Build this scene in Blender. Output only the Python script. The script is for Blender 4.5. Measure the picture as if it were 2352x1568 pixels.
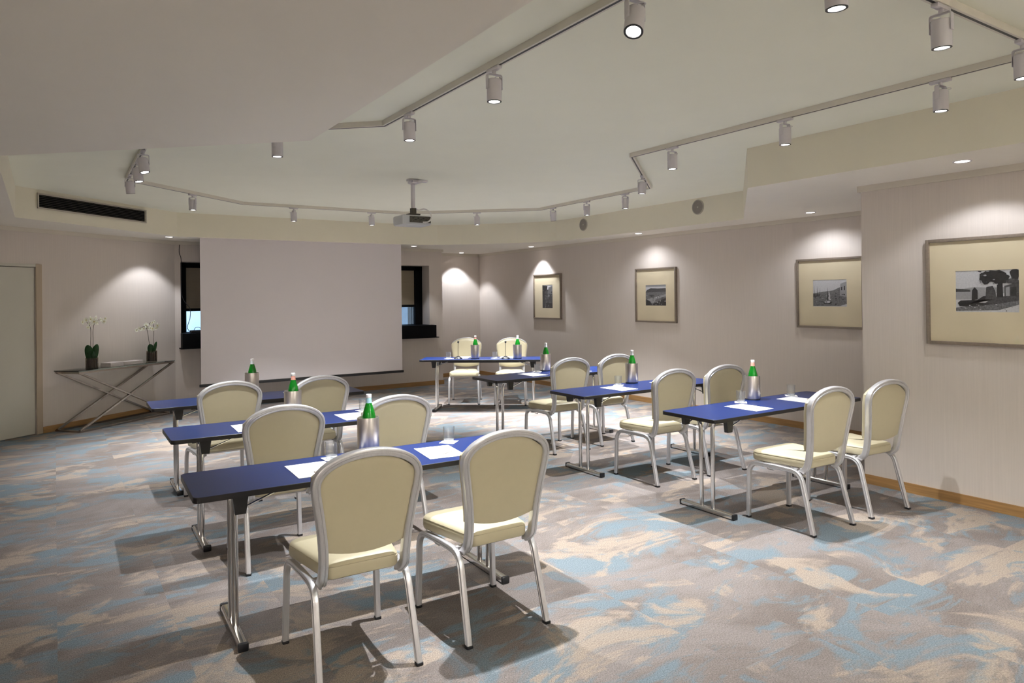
import bpy, bmesh, math, random
from mathutils import Vector, Matrix
from mathutils.geometry import tessellate_polygon
PI = math.pi
R = math.radians
random.seed(7)
for o in list(bpy.data.objects):
    bpy.data.objects.remove(o)
SC = bpy.context.scene
COL = SC.collection

# ------------------------------------------------------------------ camera
CAM_H, YAW, PITCH, ROLL, FPX, SHY = 1.6214, R(33.2405), R(0.2726), R(-0.6646), 1603.5, -109.54
F_ = Vector((math.sin(YAW) * math.cos(PITCH), math.cos(YAW) * math.cos(PITCH), math.sin(PITCH)))
R_ = Vector((math.cos(YAW), -math.sin(YAW), 0))
U_ = R_.cross(F_)
R2 = R_ * math.cos(ROLL) + U_ * math.sin(ROLL)
U2 = U_ * math.cos(ROLL) - R_ * math.sin(ROLL)
cd = bpy.data.cameras.new('camera')
cam = bpy.data.objects.new('camera', cd)
COL.objects.link(cam)
cam.matrix_world = Matrix(((R2.x, U2.x, -F_.x, 0), (R2.y, U2.y, -F_.y, 0), (R2.z, U2.z, -F_.z, CAM_H), (0, 0, 0, 1)))
cd.sensor_width = 36
cd.lens = FPX * 36 / 2352
cd.shift_y = SHY / 2352
cd.clip_start = 0.05
SC.camera = cam

# ------------------------------------------------------------------ world, exposure, lamp strengths
w = bpy.data.worlds.new('world')
SC.world = w
w.use_nodes = True
wb = w.node_tree.nodes['Background']
wb.inputs[0].default_value = (0.42, 0.66, 1.0, 1)
wb.inputs[1].default_value = 1.9
vs = SC.view_settings
vs.view_transform = 'Standard'
vs.look = 'None'
vs.gamma = 1
vs.use_curve_mapping = False
vs.exposure = 0.47
SPOT_W, DOWN_W, REAR_FILL_W = 360, 31, 50
SPOT_COL, DOWN_COL = (0.95, 0.965, 1.0), (0.90, 0.93, 1.0)

# ------------------------------------------------------------------ materials
MATS = {}
def principled(name, col, rough=0.5, metal=0.0, **kw):
    m = bpy.data.materials.new(name)
    m.use_nodes = True
    b = m.node_tree.nodes['Principled BSDF']
    b.inputs['Base Color'].default_value = (*col, 1)
    b.inputs['Roughness'].default_value = rough
    b.inputs['Metallic'].default_value = metal
    for k, v in kw.items():
        b.inputs[k.replace('_', ' ')].default_value = v
    MATS[name] = m
    return m

def noisy(name, col, var=0.06, scale=(8, 8, 8), rough=0.6, metal=0.0, bump=0.0, detail=4, col2=None, **kw):
    m = principled(name, col, rough, metal, **kw)
    nt = m.node_tree
    b = nt.nodes['Principled BSDF']
    tc = nt.nodes.new('ShaderNodeTexCoord')
    mp = nt.nodes.new('ShaderNodeMapping')
    mp.inputs['Scale'].default_value = scale
    nz = nt.nodes.new('ShaderNodeTexNoise')
    nz.inputs['Scale'].default_value = 1
    nz.inputs['Detail'].default_value = detail
    rp = nt.nodes.new('ShaderNodeValToRGB')
    c2 = col2 or tuple(min(1, c * (1 + var)) for c in col)
    c1 = tuple(c * (1 - var) for c in col)
    rp.color_ramp.elements[0].color = (*c1, 1)
    rp.color_ramp.elements[0].position = 0.3
    rp.color_ramp.elements[1].color = (*c2, 1)
    rp.color_ramp.elements[1].position = 0.7
    L = nt.links.new
    L(tc.outputs['Object'], mp.inputs[0]); L(mp.outputs[0], nz.inputs['Vector']); L(nz.outputs[0], rp.inputs[0])
    L(rp.outputs[0], b.inputs['Base Color'])
    if bump:
        bp = nt.nodes.new('ShaderNodeBump')
        bp.inputs['Strength'].default_value = bump
        bp.inputs['Distance'].default_value = 0.002
        L(nz.outputs[0], bp.inputs['Height']); L(bp.outputs[0], b.inputs['Normal'])
    return m

def emit(name, col, s):
    m = principled(name, (0.8, 0.8, 0.8), 0.3)
    b = m.node_tree.nodes['Principled BSDF']
    b.inputs['Emission Color'].default_value = (*col, 1)
    b.inputs['Emission Strength'].default_value = s
    return m

noisy('wall_paper', (0.65, 0.585, 0.53), 0.03, (160, 160, 2.5), 0.85, bump=0.25)
noisy('tray_tone', (0.91, 0.915, 0.79), 0.01, (3, 3, 3), 0.9)  # tray top: lighter and greener than the soffit
noisy('tray_side_tone', (0.80, 0.755, 0.62), 0.01, (3, 3, 3), 0.9)  # tray side: darker and yellower than the soffit
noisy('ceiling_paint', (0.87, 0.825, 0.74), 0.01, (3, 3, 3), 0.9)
noisy('cornice_paint', (0.66, 0.61, 0.52), 0.01, (3, 3, 3), 0.8)
noisy('door_paint', (0.58, 0.56, 0.48), 0.02, (4, 4, 1), 0.5)
noisy('door_frame_wood', (0.46, 0.37, 0.27), 0.05, (20, 20, 2), 0.5)
noisy('oak', (0.36, 0.20, 0.075), 0.22, (3, 3, 60), 0.42)
noisy('screen_fabric', (0.72, 0.67, 0.68), 0.01, (2, 2, 2), 0.9)
noisy('black_plastic', (0.012, 0.012, 0.014), 0.1, (30, 30, 30), 0.4)
noisy('black_paint', (0.004, 0.004, 0.0045), 0.2, (10, 10, 10), 0.6, Specular_IOR_Level=0.08)
noisy('white_metal', (0.64, 0.61, 0.64), 0.02, (10, 10, 10), 0.35)
noisy('track_white', (0.72, 0.68, 0.60), 0.02, (10, 10, 10), 0.4)
noisy('aluminium', (0.66, 0.655, 0.67), 0.05, (200, 200, 6), 0.30, 0.65)
noisy('chrome', (0.72, 0.71, 0.70), 0.03, (50, 50, 5), 0.13, 1.0)
noisy('steel', (0.66, 0.62, 0.60), 0.10, (160, 160, 2), 0.30, 0.95)
noisy('console_steel', (0.42, 0.37, 0.33), 0.05, (40, 40, 3), 0.22, 1.0)
noisy('cream_leather', (0.50, 0.445, 0.30), 0.012, (25, 25, 25), 0.42, bump=0.03)
noisy('blue_laminate', (0.007, 0.021, 0.105), 0.03, (40, 40, 40), 0.33, Specular_IOR_Level=0.2)
noisy('table_edge', (0.010, 0.009, 0.010), 0.1, (10, 10, 10), 0.4)
noisy('paper', (0.80, 0.78, 0.76), 0.01, (5, 5, 5), 0.7)
noisy('blind_fabric', (0.30, 0.245, 0.17), 0.05, (3, 3, 200), 0.8)
noisy('grille_dark', (0.07, 0.062, 0.05), 0.2, (10, 10, 10), 0.6)
noisy('grille_rim', (0.45, 0.41, 0.35), 0.03, (10, 10, 10), 0.5)
noisy('speaker_grey', (0.26, 0.235, 0.21), 0.2, (400, 400, 400), 0.7)
noisy('frame_wood', (0.22, 0.175, 0.135), 0.1, (5, 60, 60), 0.45)
noisy('mat_board', (0.76, 0.66, 0.46), 0.015, (5, 5, 5), 0.8)
noisy('leaf', (0.02, 0.085, 0.02), 0.3, (20, 20, 20), 0.35)
noisy('stem', (0.06, 0.045, 0.02), 0.2, (20, 20, 20), 0.5)
noisy('petal', (0.85, 0.85, 0.72), 0.03, (40, 40, 40), 0.6)
noisy('petal_heart', (0.65, 0.50, 0.15), 0.1, (40, 40, 40), 0.6)
noisy('bark', (0.045, 0.028, 0.018), 0.5, (60, 60, 20), 0.7)
noisy('linen', (0.66, 0.60, 0.58), 0.03, (60, 60, 60), 0.8)
noisy('cap_white', (0.80, 0.78, 0.76), 0.02, (40, 40, 40), 0.35)
noisy('label_pink', (0.75, 0.35, 0.27), 0.1, (200, 200, 200), 0.5)
noisy('label_blue', (0.35, 0.58, 0.66), 0.1, (200, 200, 200), 0.5)
noisy('label_white', (0.75, 0.77, 0.78), 0.04, (200, 200, 200), 0.5)
noisy('pen_body', (0.45, 0.42, 0.38), 0.1, (40, 40, 40), 0.3)
noisy('projector_white', (0.60, 0.61, 0.63), 0.02, (20, 20, 20), 0.35)
noisy('projector_panel', (0.075, 0.07, 0.055), 0.4, (60, 60, 60), 0.5)
for i, g in enumerate((0.022, 0.07, 0.17, 0.34, 0.60)):
    noisy('print_grey_%d' % i, (g, g, g * 1.03), 0.45 if i < 3 else 0.08, (90, 90, 90), 0.6)
emit('lens_glow', (1, 0.97, 0.93), 14)
emit('downlight_glow', (1, 0.93, 0.87), 10)

def glass(name, col, rough=0.0, ior=1.45):
    m = bpy.data.materials.new(name); m.use_nodes = True
    nt = m.node_tree; b = nt.nodes['Principled BSDF']
    b.inputs['Base Color'].default_value = (*col, 1)
    b.inputs['Roughness'].default_value = rough
    b.inputs['IOR'].default_value = ior
    b.inputs['Transmission Weight'].default_value = 1
    tc = nt.nodes.new('ShaderNodeTexCoord'); nz = nt.nodes.new('ShaderNodeTexNoise')
    nz.inputs['Scale'].default_value = 6
    mr = nt.nodes.new('ShaderNodeMapRange'); mr.inputs[3].default_value = rough; mr.inputs[4].default_value = rough + 0.015
    nt.links.new(tc.outputs['Object'], nz.inputs[0]); nt.links.new(nz.outputs[0], mr.inputs[0]); nt.links.new(mr.outputs[0], b.inputs['Roughness'])
    MATS[name] = m
    return m
def thin(name, tint, gloss_f, body, body_f):
    m = bpy.data.materials.new(name); m.use_nodes = True
    nt = m.node_tree; nt.nodes.clear(); N = nt.nodes.new; L = nt.links.new
    out = N('ShaderNodeOutputMaterial'); tr = N('ShaderNodeBsdfTransparent'); gl = N('ShaderNodeBsdfGlossy'); gl.inputs['Roughness'].default_value = 0.02
    df = N('ShaderNodeBsdfTranslucent'); d2 = N('ShaderNodeBsdfDiffuse'); mxb = N('ShaderNodeMixShader'); mxb.inputs[0].default_value = 0.5
    lw = N('ShaderNodeLayerWeight'); lw.inputs[0].default_value = .5; pw = N('ShaderNodeMath'); pw.operation = 'POWER'; pw.inputs[1].default_value = 3.0; L(lw.outputs['Facing'], pw.inputs[0]); fr = N('ShaderNodeMath'); fr.operation = 'MULTIPLY_ADD'; fr.inputs[1].default_value = .8; fr.inputs[2].default_value = .05; L(pw.outputs[0], fr.inputs[0])
    tc = N('ShaderNodeTexCoord'); nz = N('ShaderNodeTexNoise'); nz.inputs['Scale'].default_value = 30
    mr = N('ShaderNodeMapRange'); mr.inputs[3].default_value = body_f * .8; mr.inputs[4].default_value = body_f * 1.2
    tr.inputs[0].default_value = (*tint, 1); df.inputs[0].default_value = (*body, 1); d2.inputs[0].default_value = (*body, 1)
    m1 = N('ShaderNodeMixShader'); m2 = N('ShaderNodeMixShader')
    L(tc.outputs['Object'], nz.inputs[0]); L(nz.outputs[0], mr.inputs[0]); L(mr.outputs[0], m1.inputs[0])
    L(df.outputs[0], mxb.inputs[1]); L(d2.outputs[0], mxb.inputs[2])
    L(tr.outputs[0], m1.inputs[1]); L(mxb.outputs[0], m1.inputs[2])
    L(fr.outputs[0], m2.inputs[0]); L(m1.outputs[0], m2.inputs[1]); L(gl.outputs[0], m2.inputs[2]); L(m2.outputs[0], out.inputs[0])
    MATS[name] = m
thin('clear_glass', (0.97, 0.98, 0.98), 1.42, (0.8, 0.8, 0.82), 0.02)
thin('glass_base', (0.97, 0.98, 0.98), 1.45, (0.9, 0.9, 0.9), 0.35)
thin('green_glass', (0.10, 0.62, 0.12), 1.45, (0.015, 0.52, 0.045), 0.42)
glass('smoked_glass', (0.62, 0.56, 0.48))
glass('console_glass', (0.70, 0.86, 0.80))

def pane(name, tint, gloss=0.08):
    m = bpy.data.materials.new(name); m.use_nodes = True
    nt = m.node_tree; nt.nodes.clear()
    out = nt.nodes.new('ShaderNodeOutputMaterial'); tr = nt.nodes.new('ShaderNodeBsdfTransparent')
    gl = nt.nodes.new('ShaderNodeBsdfGlossy'); gl.inputs['Roughness'].default_value = 0.03
    mx = nt.nodes.new('ShaderNodeMixShader'); mx.inputs[0].default_value = gloss
    tc = nt.nodes.new('ShaderNodeTexCoord'); nz = nt.nodes.new('ShaderNodeTexNoise'); nz.inputs['Scale'].default_value = 3
    rp = nt.nodes.new('ShaderNodeValToRGB')
    rp.color_ramp.elements[0].color = (*[c * 0.8 for c in tint], 1); rp.color_ramp.elements[1].color = (*[min(1, c * 1.15) for c in tint], 1)
    L = nt.links.new
    L(tc.outputs['Object'], nz.inputs[0]); L(nz.outputs[0], rp.inputs[0]); L(rp.outputs[0], tr.inputs[0])
    L(tr.outputs[0], mx.inputs[1]); L(gl.outputs[0], mx.inputs[2]); L(mx.outputs[0], out.inputs[0])
    MATS[name] = m
pane('window_glass_bright', (0.9, 0.92, 0.92))
pane('window_glass_dimmed', (0.50, 0.50, 0.50), 0.03)  # tint darkened to stand in for dimmer light outside this window
pane('picture_glass', (1.2, 1.2, 1.2), 0.04)

def carpet():
    m = bpy.data.materials.new('carpet'); m.use_nodes = True
    nt = m.node_tree; b = nt.nodes['Principled BSDF']
    N = nt.nodes.new; L = nt.links.new
    b.inputs['Roughness'].default_value = 0.95
    b.inputs['Specular IOR Level'].default_value = 0.1
    tc = N('ShaderNodeTexCoord')
    # tile index (0.5 m x 1 m carpet planks) -> small jump of the pattern from tile to tile
    dv = N('ShaderNodeVectorMath'); dv.operation = 'DIVIDE'; dv.inputs[1].default_value = (0.5, 1.0, 1)
    fl = N('ShaderNodeVectorMath'); fl.operation = 'FLOOR'
    wn = N('ShaderNodeTexWhiteNoise'); wn.noise_dimensions = '3D'
    sc = N('ShaderNodeVectorMath'); sc.operation = 'SCALE'; sc.inputs['Scale'].default_value = 0.20
    ad = N('ShaderNodeVectorMath'); ad.operation = 'ADD'
    L(tc.outputs['Object'], dv.inputs[0]); L(dv.outputs[0], fl.inputs[0]); L(fl.outputs[0], wn.inputs[0])
    L(wn.outputs['Color'], sc.inputs[0]); L(tc.outputs['Object'], ad.inputs[0]); L(sc.outputs[0], ad.inputs[1])
    def noise(scale, loc, detail, dist=0.0, rough=0.55, src=None):
        mp = N('ShaderNodeMapping'); mp.inputs['Scale'].default_value = scale; mp.inputs['Location'].default_value = loc
        mp.inputs['Rotation'].default_value = (0, 0, R(8))
        nz = N('ShaderNodeTexNoise'); nz.inputs['Scale'].default_value = 1; nz.inputs['Detail'].default_value = detail
        nz.inputs['Distortion'].default_value = dist; nz.inputs['Roughness'].default_value = rough
        L((src or ad.outputs[0]), mp.inputs[0]); L(mp.outputs[0], nz.inputs['Vector'])
        return nz.outputs[0]
    def ramp(f, pts):
        r = N('ShaderNodeValToRGB'); e = r.color_ramp.elements
        while len(e) < len(pts): e.new(0.5)
        for i, (p, c) in enumerate(pts):
            e[i].position = p; e[i].color = (*c, 1)
        L(f, r.inputs[0]); return r.outputs[0]
    def mix(f, a, c):
        x = N('ShaderNodeMix'); x.data_type = 'RGBA'
        L(f, x.inputs[0])
        for s, v in ((x.inputs[6], a), (x.inputs[7], c)):
            if isinstance(v, tuple): s.default_value = (*v, 1)
            else: L(v, s)
        return x.outputs[2]
    taupe, grey, blue, peach = (0.166, 0.140, 0.125), (0.222, 0.196, 0.182), (0.154, 0.200, 0.226), (0.305, 0.250, 0.200)
    base = ramp(noise((1.2, 1.7, 1), (3, 1, 0), 6, 0.8, 0.62), [(0.40, taupe), (0.60, grey)])
    fb = ramp(noise((1.25, 2.3, 1), (11, 4, 0), 6, 1.1, 0.6), [(0.515, (0, 0, 0)), (0.59, (0.85,) * 3)])
    fp = ramp(noise((1.2, 2.1, 1), (-7, 21, 0), 6, 1.5, 0.6), [(0.525, (0, 0, 0)), (0.585, (0.9,) * 3)])
    c = mix(fb, base, blue)
    c = mix(fp, c, peach)
    fb2 = ramp(noise((3.0, 5.5, 1), (31, -4, 0), 5, 1.2), [(0.58, (0, 0, 0)), (0.66, (0.75,) * 3)])
    c = mix(fb2, c, blue)
    # pile: fine ribbed stipple
    st = noise((210, 120, 1), (0, 0, 0), 2, 0, 0.7, tc.outputs['Object'])
    mr = N('ShaderNodeMapRange'); mr.inputs[1].default_value = 0.3; mr.inputs[2].default_value = 0.7
    mr.inputs[3].default_value = 0.62; mr.inputs[4].default_value = 1.38
    L(st, mr.inputs[0])
    mu = N('ShaderNodeVectorMath'); mu.operation = 'SCALE'
    L(c, mu.inputs[0]); L(mr.outputs[0], mu.inputs['Scale'])
    L(mu.outputs[0], b.inputs['Base Color'])
    bp = N('ShaderNodeBump'); bp.inputs['Strength'].default_value = 0.5; bp.inputs['Distance'].default_value = 0.004
    L(st, bp.inputs['Height']); L(bp.outputs[0], b.inputs['Normal'])
    MATS['carpet'] = m
carpet()

# ------------------------------------------------------------------ mesh helpers
def new():
    return bmesh.new()

def build(name, bm, mats, parent=None, smooth=True, loc=None, rotz=None):
    me = bpy.data.meshes.new(name)
    bmesh.ops.recalc_face_normals(bm, faces=bm.faces)
    bm.to_mesh(me); bm.free()
    if isinstance(mats, str): mats = [mats]
    for m in mats: me.materials.append(MATS[m])
    if smooth:
        me.shade_smooth(); me.set_sharp_from_angle(angle=R(38))
    o = bpy.data.objects.new(name, me)
    COL.objects.link(o)
    if parent: o.parent = parent
    if loc: o.location = loc
    if rotz: o.rotation_euler[2] = rotz
    return o

def thing(name, label, cat, loc=(0, 0, 0), rotz=0.0, group=None):
    o = bpy.data.objects.new(name, None)
    o.empty_display_size = 0.1
    COL.objects.link(o)
    o.location = loc; o.rotation_euler = (0, 0, rotz)
    tag(o, label, cat, group)
    return o

def tag(o, label, cat, group=None):
    o['label'] = label; o['category'] = cat
    if group: o['group'] = group
    elif 'group' in o: del o['group']
    return o

def struct(o):
    o['kind'] = 'structure'
    return o

def dup(root, loc, rotz, label, group=None):
    r = root.copy(); COL.objects.link(r)
    r.location = loc; r.rotation_euler = (root.rotation_euler[0], root.rotation_euler[1], rotz); r['label'] = label
    if group: r['group'] = group
    for ch in list(root.children):
        c = ch.copy(); COL.objects.link(c); c.parent = r
        for g in list(ch.children):
            d = g.copy(); COL.objects.link(d); d.parent = c
    return r

def box(bm, c, s, mi=0, rot=None, bevel=0.0):
    r = bmesh.ops.create_cube(bm, size=1)
    vs_ = r['verts']
    bmesh.ops.scale(bm, vec=s, verts=vs_)
    if bevel:
        ed = list({e for v in vs_ for e in v.link_edges})
        g = bmesh.ops.bevel(bm, geom=ed, offset=bevel, segments=2, affect='EDGES', profile=0.5)
        vs_ = list({v for f in g['faces'] for v in f.verts} | {v for v in vs_ if v.is_valid})
        allv = set(vs_)
        for v in list(allv):
            for f in v.link_faces: allv |= set(f.verts)
        vs_ = list(allv)
    if rot is not None: bmesh.ops.rotate(bm, cent=(0, 0, 0), matrix=rot, verts=vs_)
    bmesh.ops.translate(bm, vec=c, verts=vs_)
    for f in {f for v in vs_ for f in v.link_faces}: f.material_index = mi
    return vs_

def prism(bm, poly, z0, z1, mi=0, mside=None):
    n = len(poly)
    a = [bm.verts.new((x, y, z0)) for x, y in poly]
    b = [bm.verts.new((x, y, z1)) for x, y in poly]
    f1 = bm.faces.new(a[::-1]); f2 = bm.faces.new(b)
    f1.material_index = mi; f2.material_index = mi
    for i in range(n):
        f = bm.faces.new((a[i], a[(i + 1) % n], b[(i + 1) % n], b[i]))
        f.material_index = mi if mside is None else mside
    return a + b

def lathe(bm, prof, n=32, mi=0, cap=True, M=None):
    rings = []
    for r, z in prof:
        if r < 1e-6:
            rings.append([bm.verts.new((0, 0, z))])
        else:
            rings.append([bm.verts.new((r * math.cos(2 * PI * i / n), r * math.sin(2 * PI * i / n), z)) for i in range(n)])
    for a, b in zip(rings, rings[1:]):
        if len(a) == 1 and len(b) == 1: continue
        for i in range(n):
            j = (i + 1) % n
            if len(a) == 1: f = bm.faces.new((a[0], b[i], b[j]))
            elif len(b) == 1: f = bm.faces.new((a[i], a[j], b[0]))
            else: f = bm.faces.new((a[i], a[j], b[j], b[i]))
            f.material_index = mi
    vs_ = [v for r in rings for v in r]
    if cap:
        for rg in (rings[0], rings[-1]):
            if len(rg) > 1:
                f = bm.faces.new(rg); f.material_index = mi
    if M is not None: bmesh.ops.transform(bm, matrix=M, verts=vs_)
    return vs_

def spline(pts, k=6):
    P = [Vector(p) for p in pts]; out = []
    for i in range(len(P) - 1):
        p0 = P[max(i - 1, 0)]; p1 = P[i]; p2 = P[i + 1]; p3 = P[min(i + 2, len(P) - 1)]
        for j in range(k):
            t = j / k
            out.append(0.5 * ((2 * p1) + (p2 - p0) * t + (2 * p0 - 5 * p1 + 4 * p2 - p3) * t * t + (3 * p1 - p0 - 3 * p2 + p3) * t ** 3))
    out.append(P[-1]); return out

def fillet(pts, rad, k=6):
    P = [Vector(p) for p in pts]; out = [P[0]]
    for i in range(1, len(P) - 1):
        a = (P[i - 1] - P[i]); b = (P[i + 1] - P[i])
        r = min(rad, a.length * 0.45, b.length * 0.45)
        A = P[i] + a.normalized() * r; B = P[i] + b.normalized() * r
        for j in range(k + 1):
            t = j / k
            out.append(A * (1 - t) ** 2 + P[i] * 2 * t * (1 - t) + B * t * t)
    out.append(P[-1]); return out

def sweep(bm, path, sec, ref, mi=0, closed=False, cap=True):
    """sec: list of (s,t); s along ref-side axis, t along the other normal"""
    P = [Vector(p) for p in path]; n = len(P); rings = []
    ref = Vector(ref)
    for i, p in enumerate(P):
        if closed: t = P[(i + 1) % n] - P[i - 1]
        else: t = P[min(i + 1, n - 1)] - P[max(i - 1, 0)]
        t.normalize()
        s = ref - t * ref.dot(t)
        if s.length < 1e-5: s = t.orthogonal()
        s.normalize(); u = t.cross(s)
        rings.append([bm.verts.new(p + s * a + u * b) for a, b in sec])
    m = len(sec)
    rng = range(n) if closed else range(n - 1)
    for i in rng:
        a = rings[i]; b = rings[(i + 1) % n]
        for j in range(m):
            f = bm.faces.new((a[j], a[(j + 1) % m], b[(j + 1) % m], b[j])); f.material_index = mi
    if cap and not closed:
        for rg in (rings[0], rings[-1]):
            f = bm.faces.new(rg); f.material_index = mi

def circ(r, n=12):
    return [(r * math.cos(2 * PI * i / n), r * math.sin(2 * PI * i / n)) for i in range(n)]

def rrect(a, b, r, k=4, groove=0.0):
    out = []
    for cx, cy, a0 in ((a - r, b - r, 0), (-a + r, b - r, 90), (-a + r, -b + r, 180), (a - r, -b + r, 270)):
        for j in range(k + 1):
            t = R(a0 + 90 * j / k); out.append((cx + r * math.cos(t), cy + r * math.sin(t)))
        if groove and a0 in (90, 270):
            sx = -a if a0 == 90 else a
            sg = 1 if a0 == 90 else -1
            g = groove
            out += [(sx, sg * g), (sx + (0.35 * g if a0 == 90 else -0.35 * g) * 2, sg * g * 0.6),
                    (sx + (0.35 * g if a0 == 90 else -0.35 * g) * 2, -sg * g * 0.6), (sx, -sg * g)]
    return out

def tube(bm, path, r, n=12, mi=0, ref=(0.3, 0.2, 0.93)):
    sweep(bm, path, circ(r, n), ref, mi)

# ------------------------------------------------------------------ room shell
H1, H2 = 2.535, 2.875
XR, XB, YB, YN = 7.52, 5.79, 11.74, 12.72     # right wall, projecting wall, window wall, corner niche
LA = R(37.5); LD = Vector((math.cos(LA), math.sin(LA), 0)); LN = Vector((-math.sin(LA), math.cos(LA), 0))
L0 = Vector((0, 10.56, 0))
def onleft(s, off=0.0): return L0 + LD * s - LN * off      # off: into the room
CORNER = onleft((YB - 10.56) / math.sin(LA))
PL = onleft(-3.9)

bm = new(); prism(bm, [(-3.6, -3), (8.2, -3), (8.2, 13.2), (-3.6, 13.2)], -0.1, 0.0); struct(build('floor', bm, 'carpet', smooth=False))

def wall(name, poly, z0=0.0, z1=2.95, mat='wall_paper'):
    b = new(); prism(b, poly, z0, z1); return struct(build(name, b, mat, smooth=False))
wall('wall_right', [(XR, 3.3), (XR + .2, 3.3), (XR + .2, YN + .2), (XR, YN + .2)])
wall('wall_niche', [(5.95, YN), (XR, YN), (XR, YN + .2), (5.95, YN + .2)])
wall('wall_front_right', [(XB, -2.8), (XR + .2, -2.8), (XR + .2, 3.36), (XB, 3.36)])
wall('wall_rear', [(-3.4, -3.0), (XR + .2, -3.0), (XR + .2, -2.8), (-3.4, -2.8)])
wall('wall_far_left', [(PL.x - .3, -2.9), (PL.x, -2.9), (PL.x, PL.y), (PL.x - .3, PL.y + .2)])
# window wall with two openings (z 0.93..2.22)
b = new()
W1, W2 = (1.62, 3.22), (4.25, 5.85)
ZB, ZT = 0.93, 2.225
for x0, x1, z0, z1 in ((CORNER.x - .02, W1[0], 0, 2.95), (W1[0], W1[1], 0, ZB), (W1[0], W1[1], ZT, 2.95), (W1[1], W2[0], 0, 2.95),
                       (W2[0], W2[1], 0, ZB), (W2[0], W2[1], ZT, 2.95), (W2[1], 6.12, 0, 2.95)):
    box(b, ((x0 + x1) / 2, YB + .19, (z0 + z1) / 2), (x1 - x0, .38, z1 - z0))
box(b, (6.035, YB + .6, 1.475), (.17, .8, 2.95))
struct(build('wall_back', b, 'wall_paper', smooth=False))
# left wall with a door opening  (s from -1.15 to -0.246)
DR0, DR1, DZ = -1.18, -0.246, 2.06
b = new()
for s0, s1, z0, z1 in ((-3.9, DR0, 0, 2.95), (DR0, DR1, DZ, 2.95), (DR1, 1.95, 0, 2.95)):
    q = [onleft(s0), onleft(s1), onleft(s1, -.2), onleft(s0, -.2)]
    prism(b, [(p.x, p.y) for p in q], z0, z1)
struct(build('wall_left', b, 'wall_paper', smooth=False))
d = thing('door_1', 'pale cream flush door at the far left of the room', 'door'); del d['label']; del d['category']; struct(d)
def lbox(b, s0, s1, o0, o1, z0, z1, mi=0):
    q = [onleft(s0, o0), onleft(s1, o0), onleft(s1, o1), onleft(s0, o1)]
    prism(b, [(p.x, p.y) for p in q], z0, z1, mi)
b = new(); lbox(b, DR0 + .012, DR1 - .008, -.05, -.012, 0.008, DZ - .008); build('door_leaf', b, 'door_paint', d, smooth=False)
b = new(); lbox(b, DR1, DR1 + .075, 0.0, .012, 0, DZ + .035); lbox(b, DR0 - .075, DR0, 0.0, .012, 0, DZ + .035); build('door_frame', b, 'door_frame_wood', d, smooth=False)
b = new(); lbox(b, DR0, DR1, 0.0, .008, DZ, DZ + .035); lbox(b, DR0, DR1, -.2, -.12, 0, DZ); build('door_head', b, 'door_paint', d, smooth=False)

# ceiling: soffit at H1 with the raised tray at H2
TRAY = [(1.24, -1.5), (1.24, 3.99), (-0.30, 5.38), (-0.345, 9.14), (1.46, 10.865), (5.25, 10.865), (5.52, 10.74), (5.85, 10.5), (6.2, 10.18), (6.55, 9.82), (6.8, 9.5), (6.93, 9.22), (6.98, 8.9), (6.98, 5.52), (4.99, 3.9), (4.99, -1.5)]
b = new()
outer = [(-3.6, -3), (8.0, -3), (8.0, 13.1), (-3.6, 13.1)]
flat = outer + TRAY
tri = tessellate_polygon([[Vector((x, y, 0)) for x, y in outer], [Vector((x, y, 0)) for x, y in TRAY[::-1]]])
allp = outer + TRAY[::-1]
vv = [b.verts.new((x, y, H1)) for x, y in allp]
for t in tri:
    try: b.faces.new([vv[i] for i in t])
    except ValueError: pass
lo = vv[4:]; hi = [b.verts.new((v.co.x, v.co.y, H2)) for v in lo]
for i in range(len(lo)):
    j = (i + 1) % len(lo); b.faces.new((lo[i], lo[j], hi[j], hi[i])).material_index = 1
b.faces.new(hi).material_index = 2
ce = struct(build('ceiling', b, ['ceiling_paint', 'tray_side_tone', 'tray_tone'], smooth=False))

# cornice strips and baseboards
def strip(name, p0, p1, nrm, z0, z1, th, mat, ext=0.0):
    p0 = Vector(p0); p1 = Vector(p1); n = Vector(nrm).normalized(); dd = (p1 - p0).normalized()
    p0 = p0 - dd * ext; p1 = p1 + dd * ext
    b = new()
    q = [p0, p1, p1 + n * th, p0 + n * th]
    vs_ = prism(b, [(p.x, p.y) for p in q], z0, z1)
    return struct(build(name, b, mat, smooth=False))
cl = onleft(-3.9); cc = CORNER
segs = [('left', onleft(-3.8), onleft(1.93), -LN, None), ('back', (CORNER.x, YB, 0), (6.12, YB, 0), (0, -1, 0), None),
        ('niche_side', (6.12, YB - .02, 0), (6.12, YN, 0), (1, 0, 0), None), ('niche', (6.12, YN, 0), (XR, YN, 0), (0, -1, 0), None),
        ('right', (XR, 3.36, 0), (XR, YN, 0), (-1, 0, 0), None), ('front_right', (XB, -2.8, 0), (XB, 3.38, 0), (-1, 0, 0), None),
        ('front_right_end', (XB, 3.36, 0), (XR, 3.36, 0), (0, 1, 0), None)]
for i, (nm, a, c, n, _) in enumerate(segs):
    strip('trim_%d' % (i + 1), a, c, n, H1 - .052, H1, .022, 'cornice_paint')
    if nm == 'left':
        strip('baseboard_left', onleft(DR1 + .078), c, n, 0, .078, .014, 'oak')
        strip('baseboard_left_door', a, onleft(DR0 - .078), n, 0, .078, .014, 'oak')
    else:
        strip('baseboard_' + nm, a, c, n, 0, .078, .014, 'oak')

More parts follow.
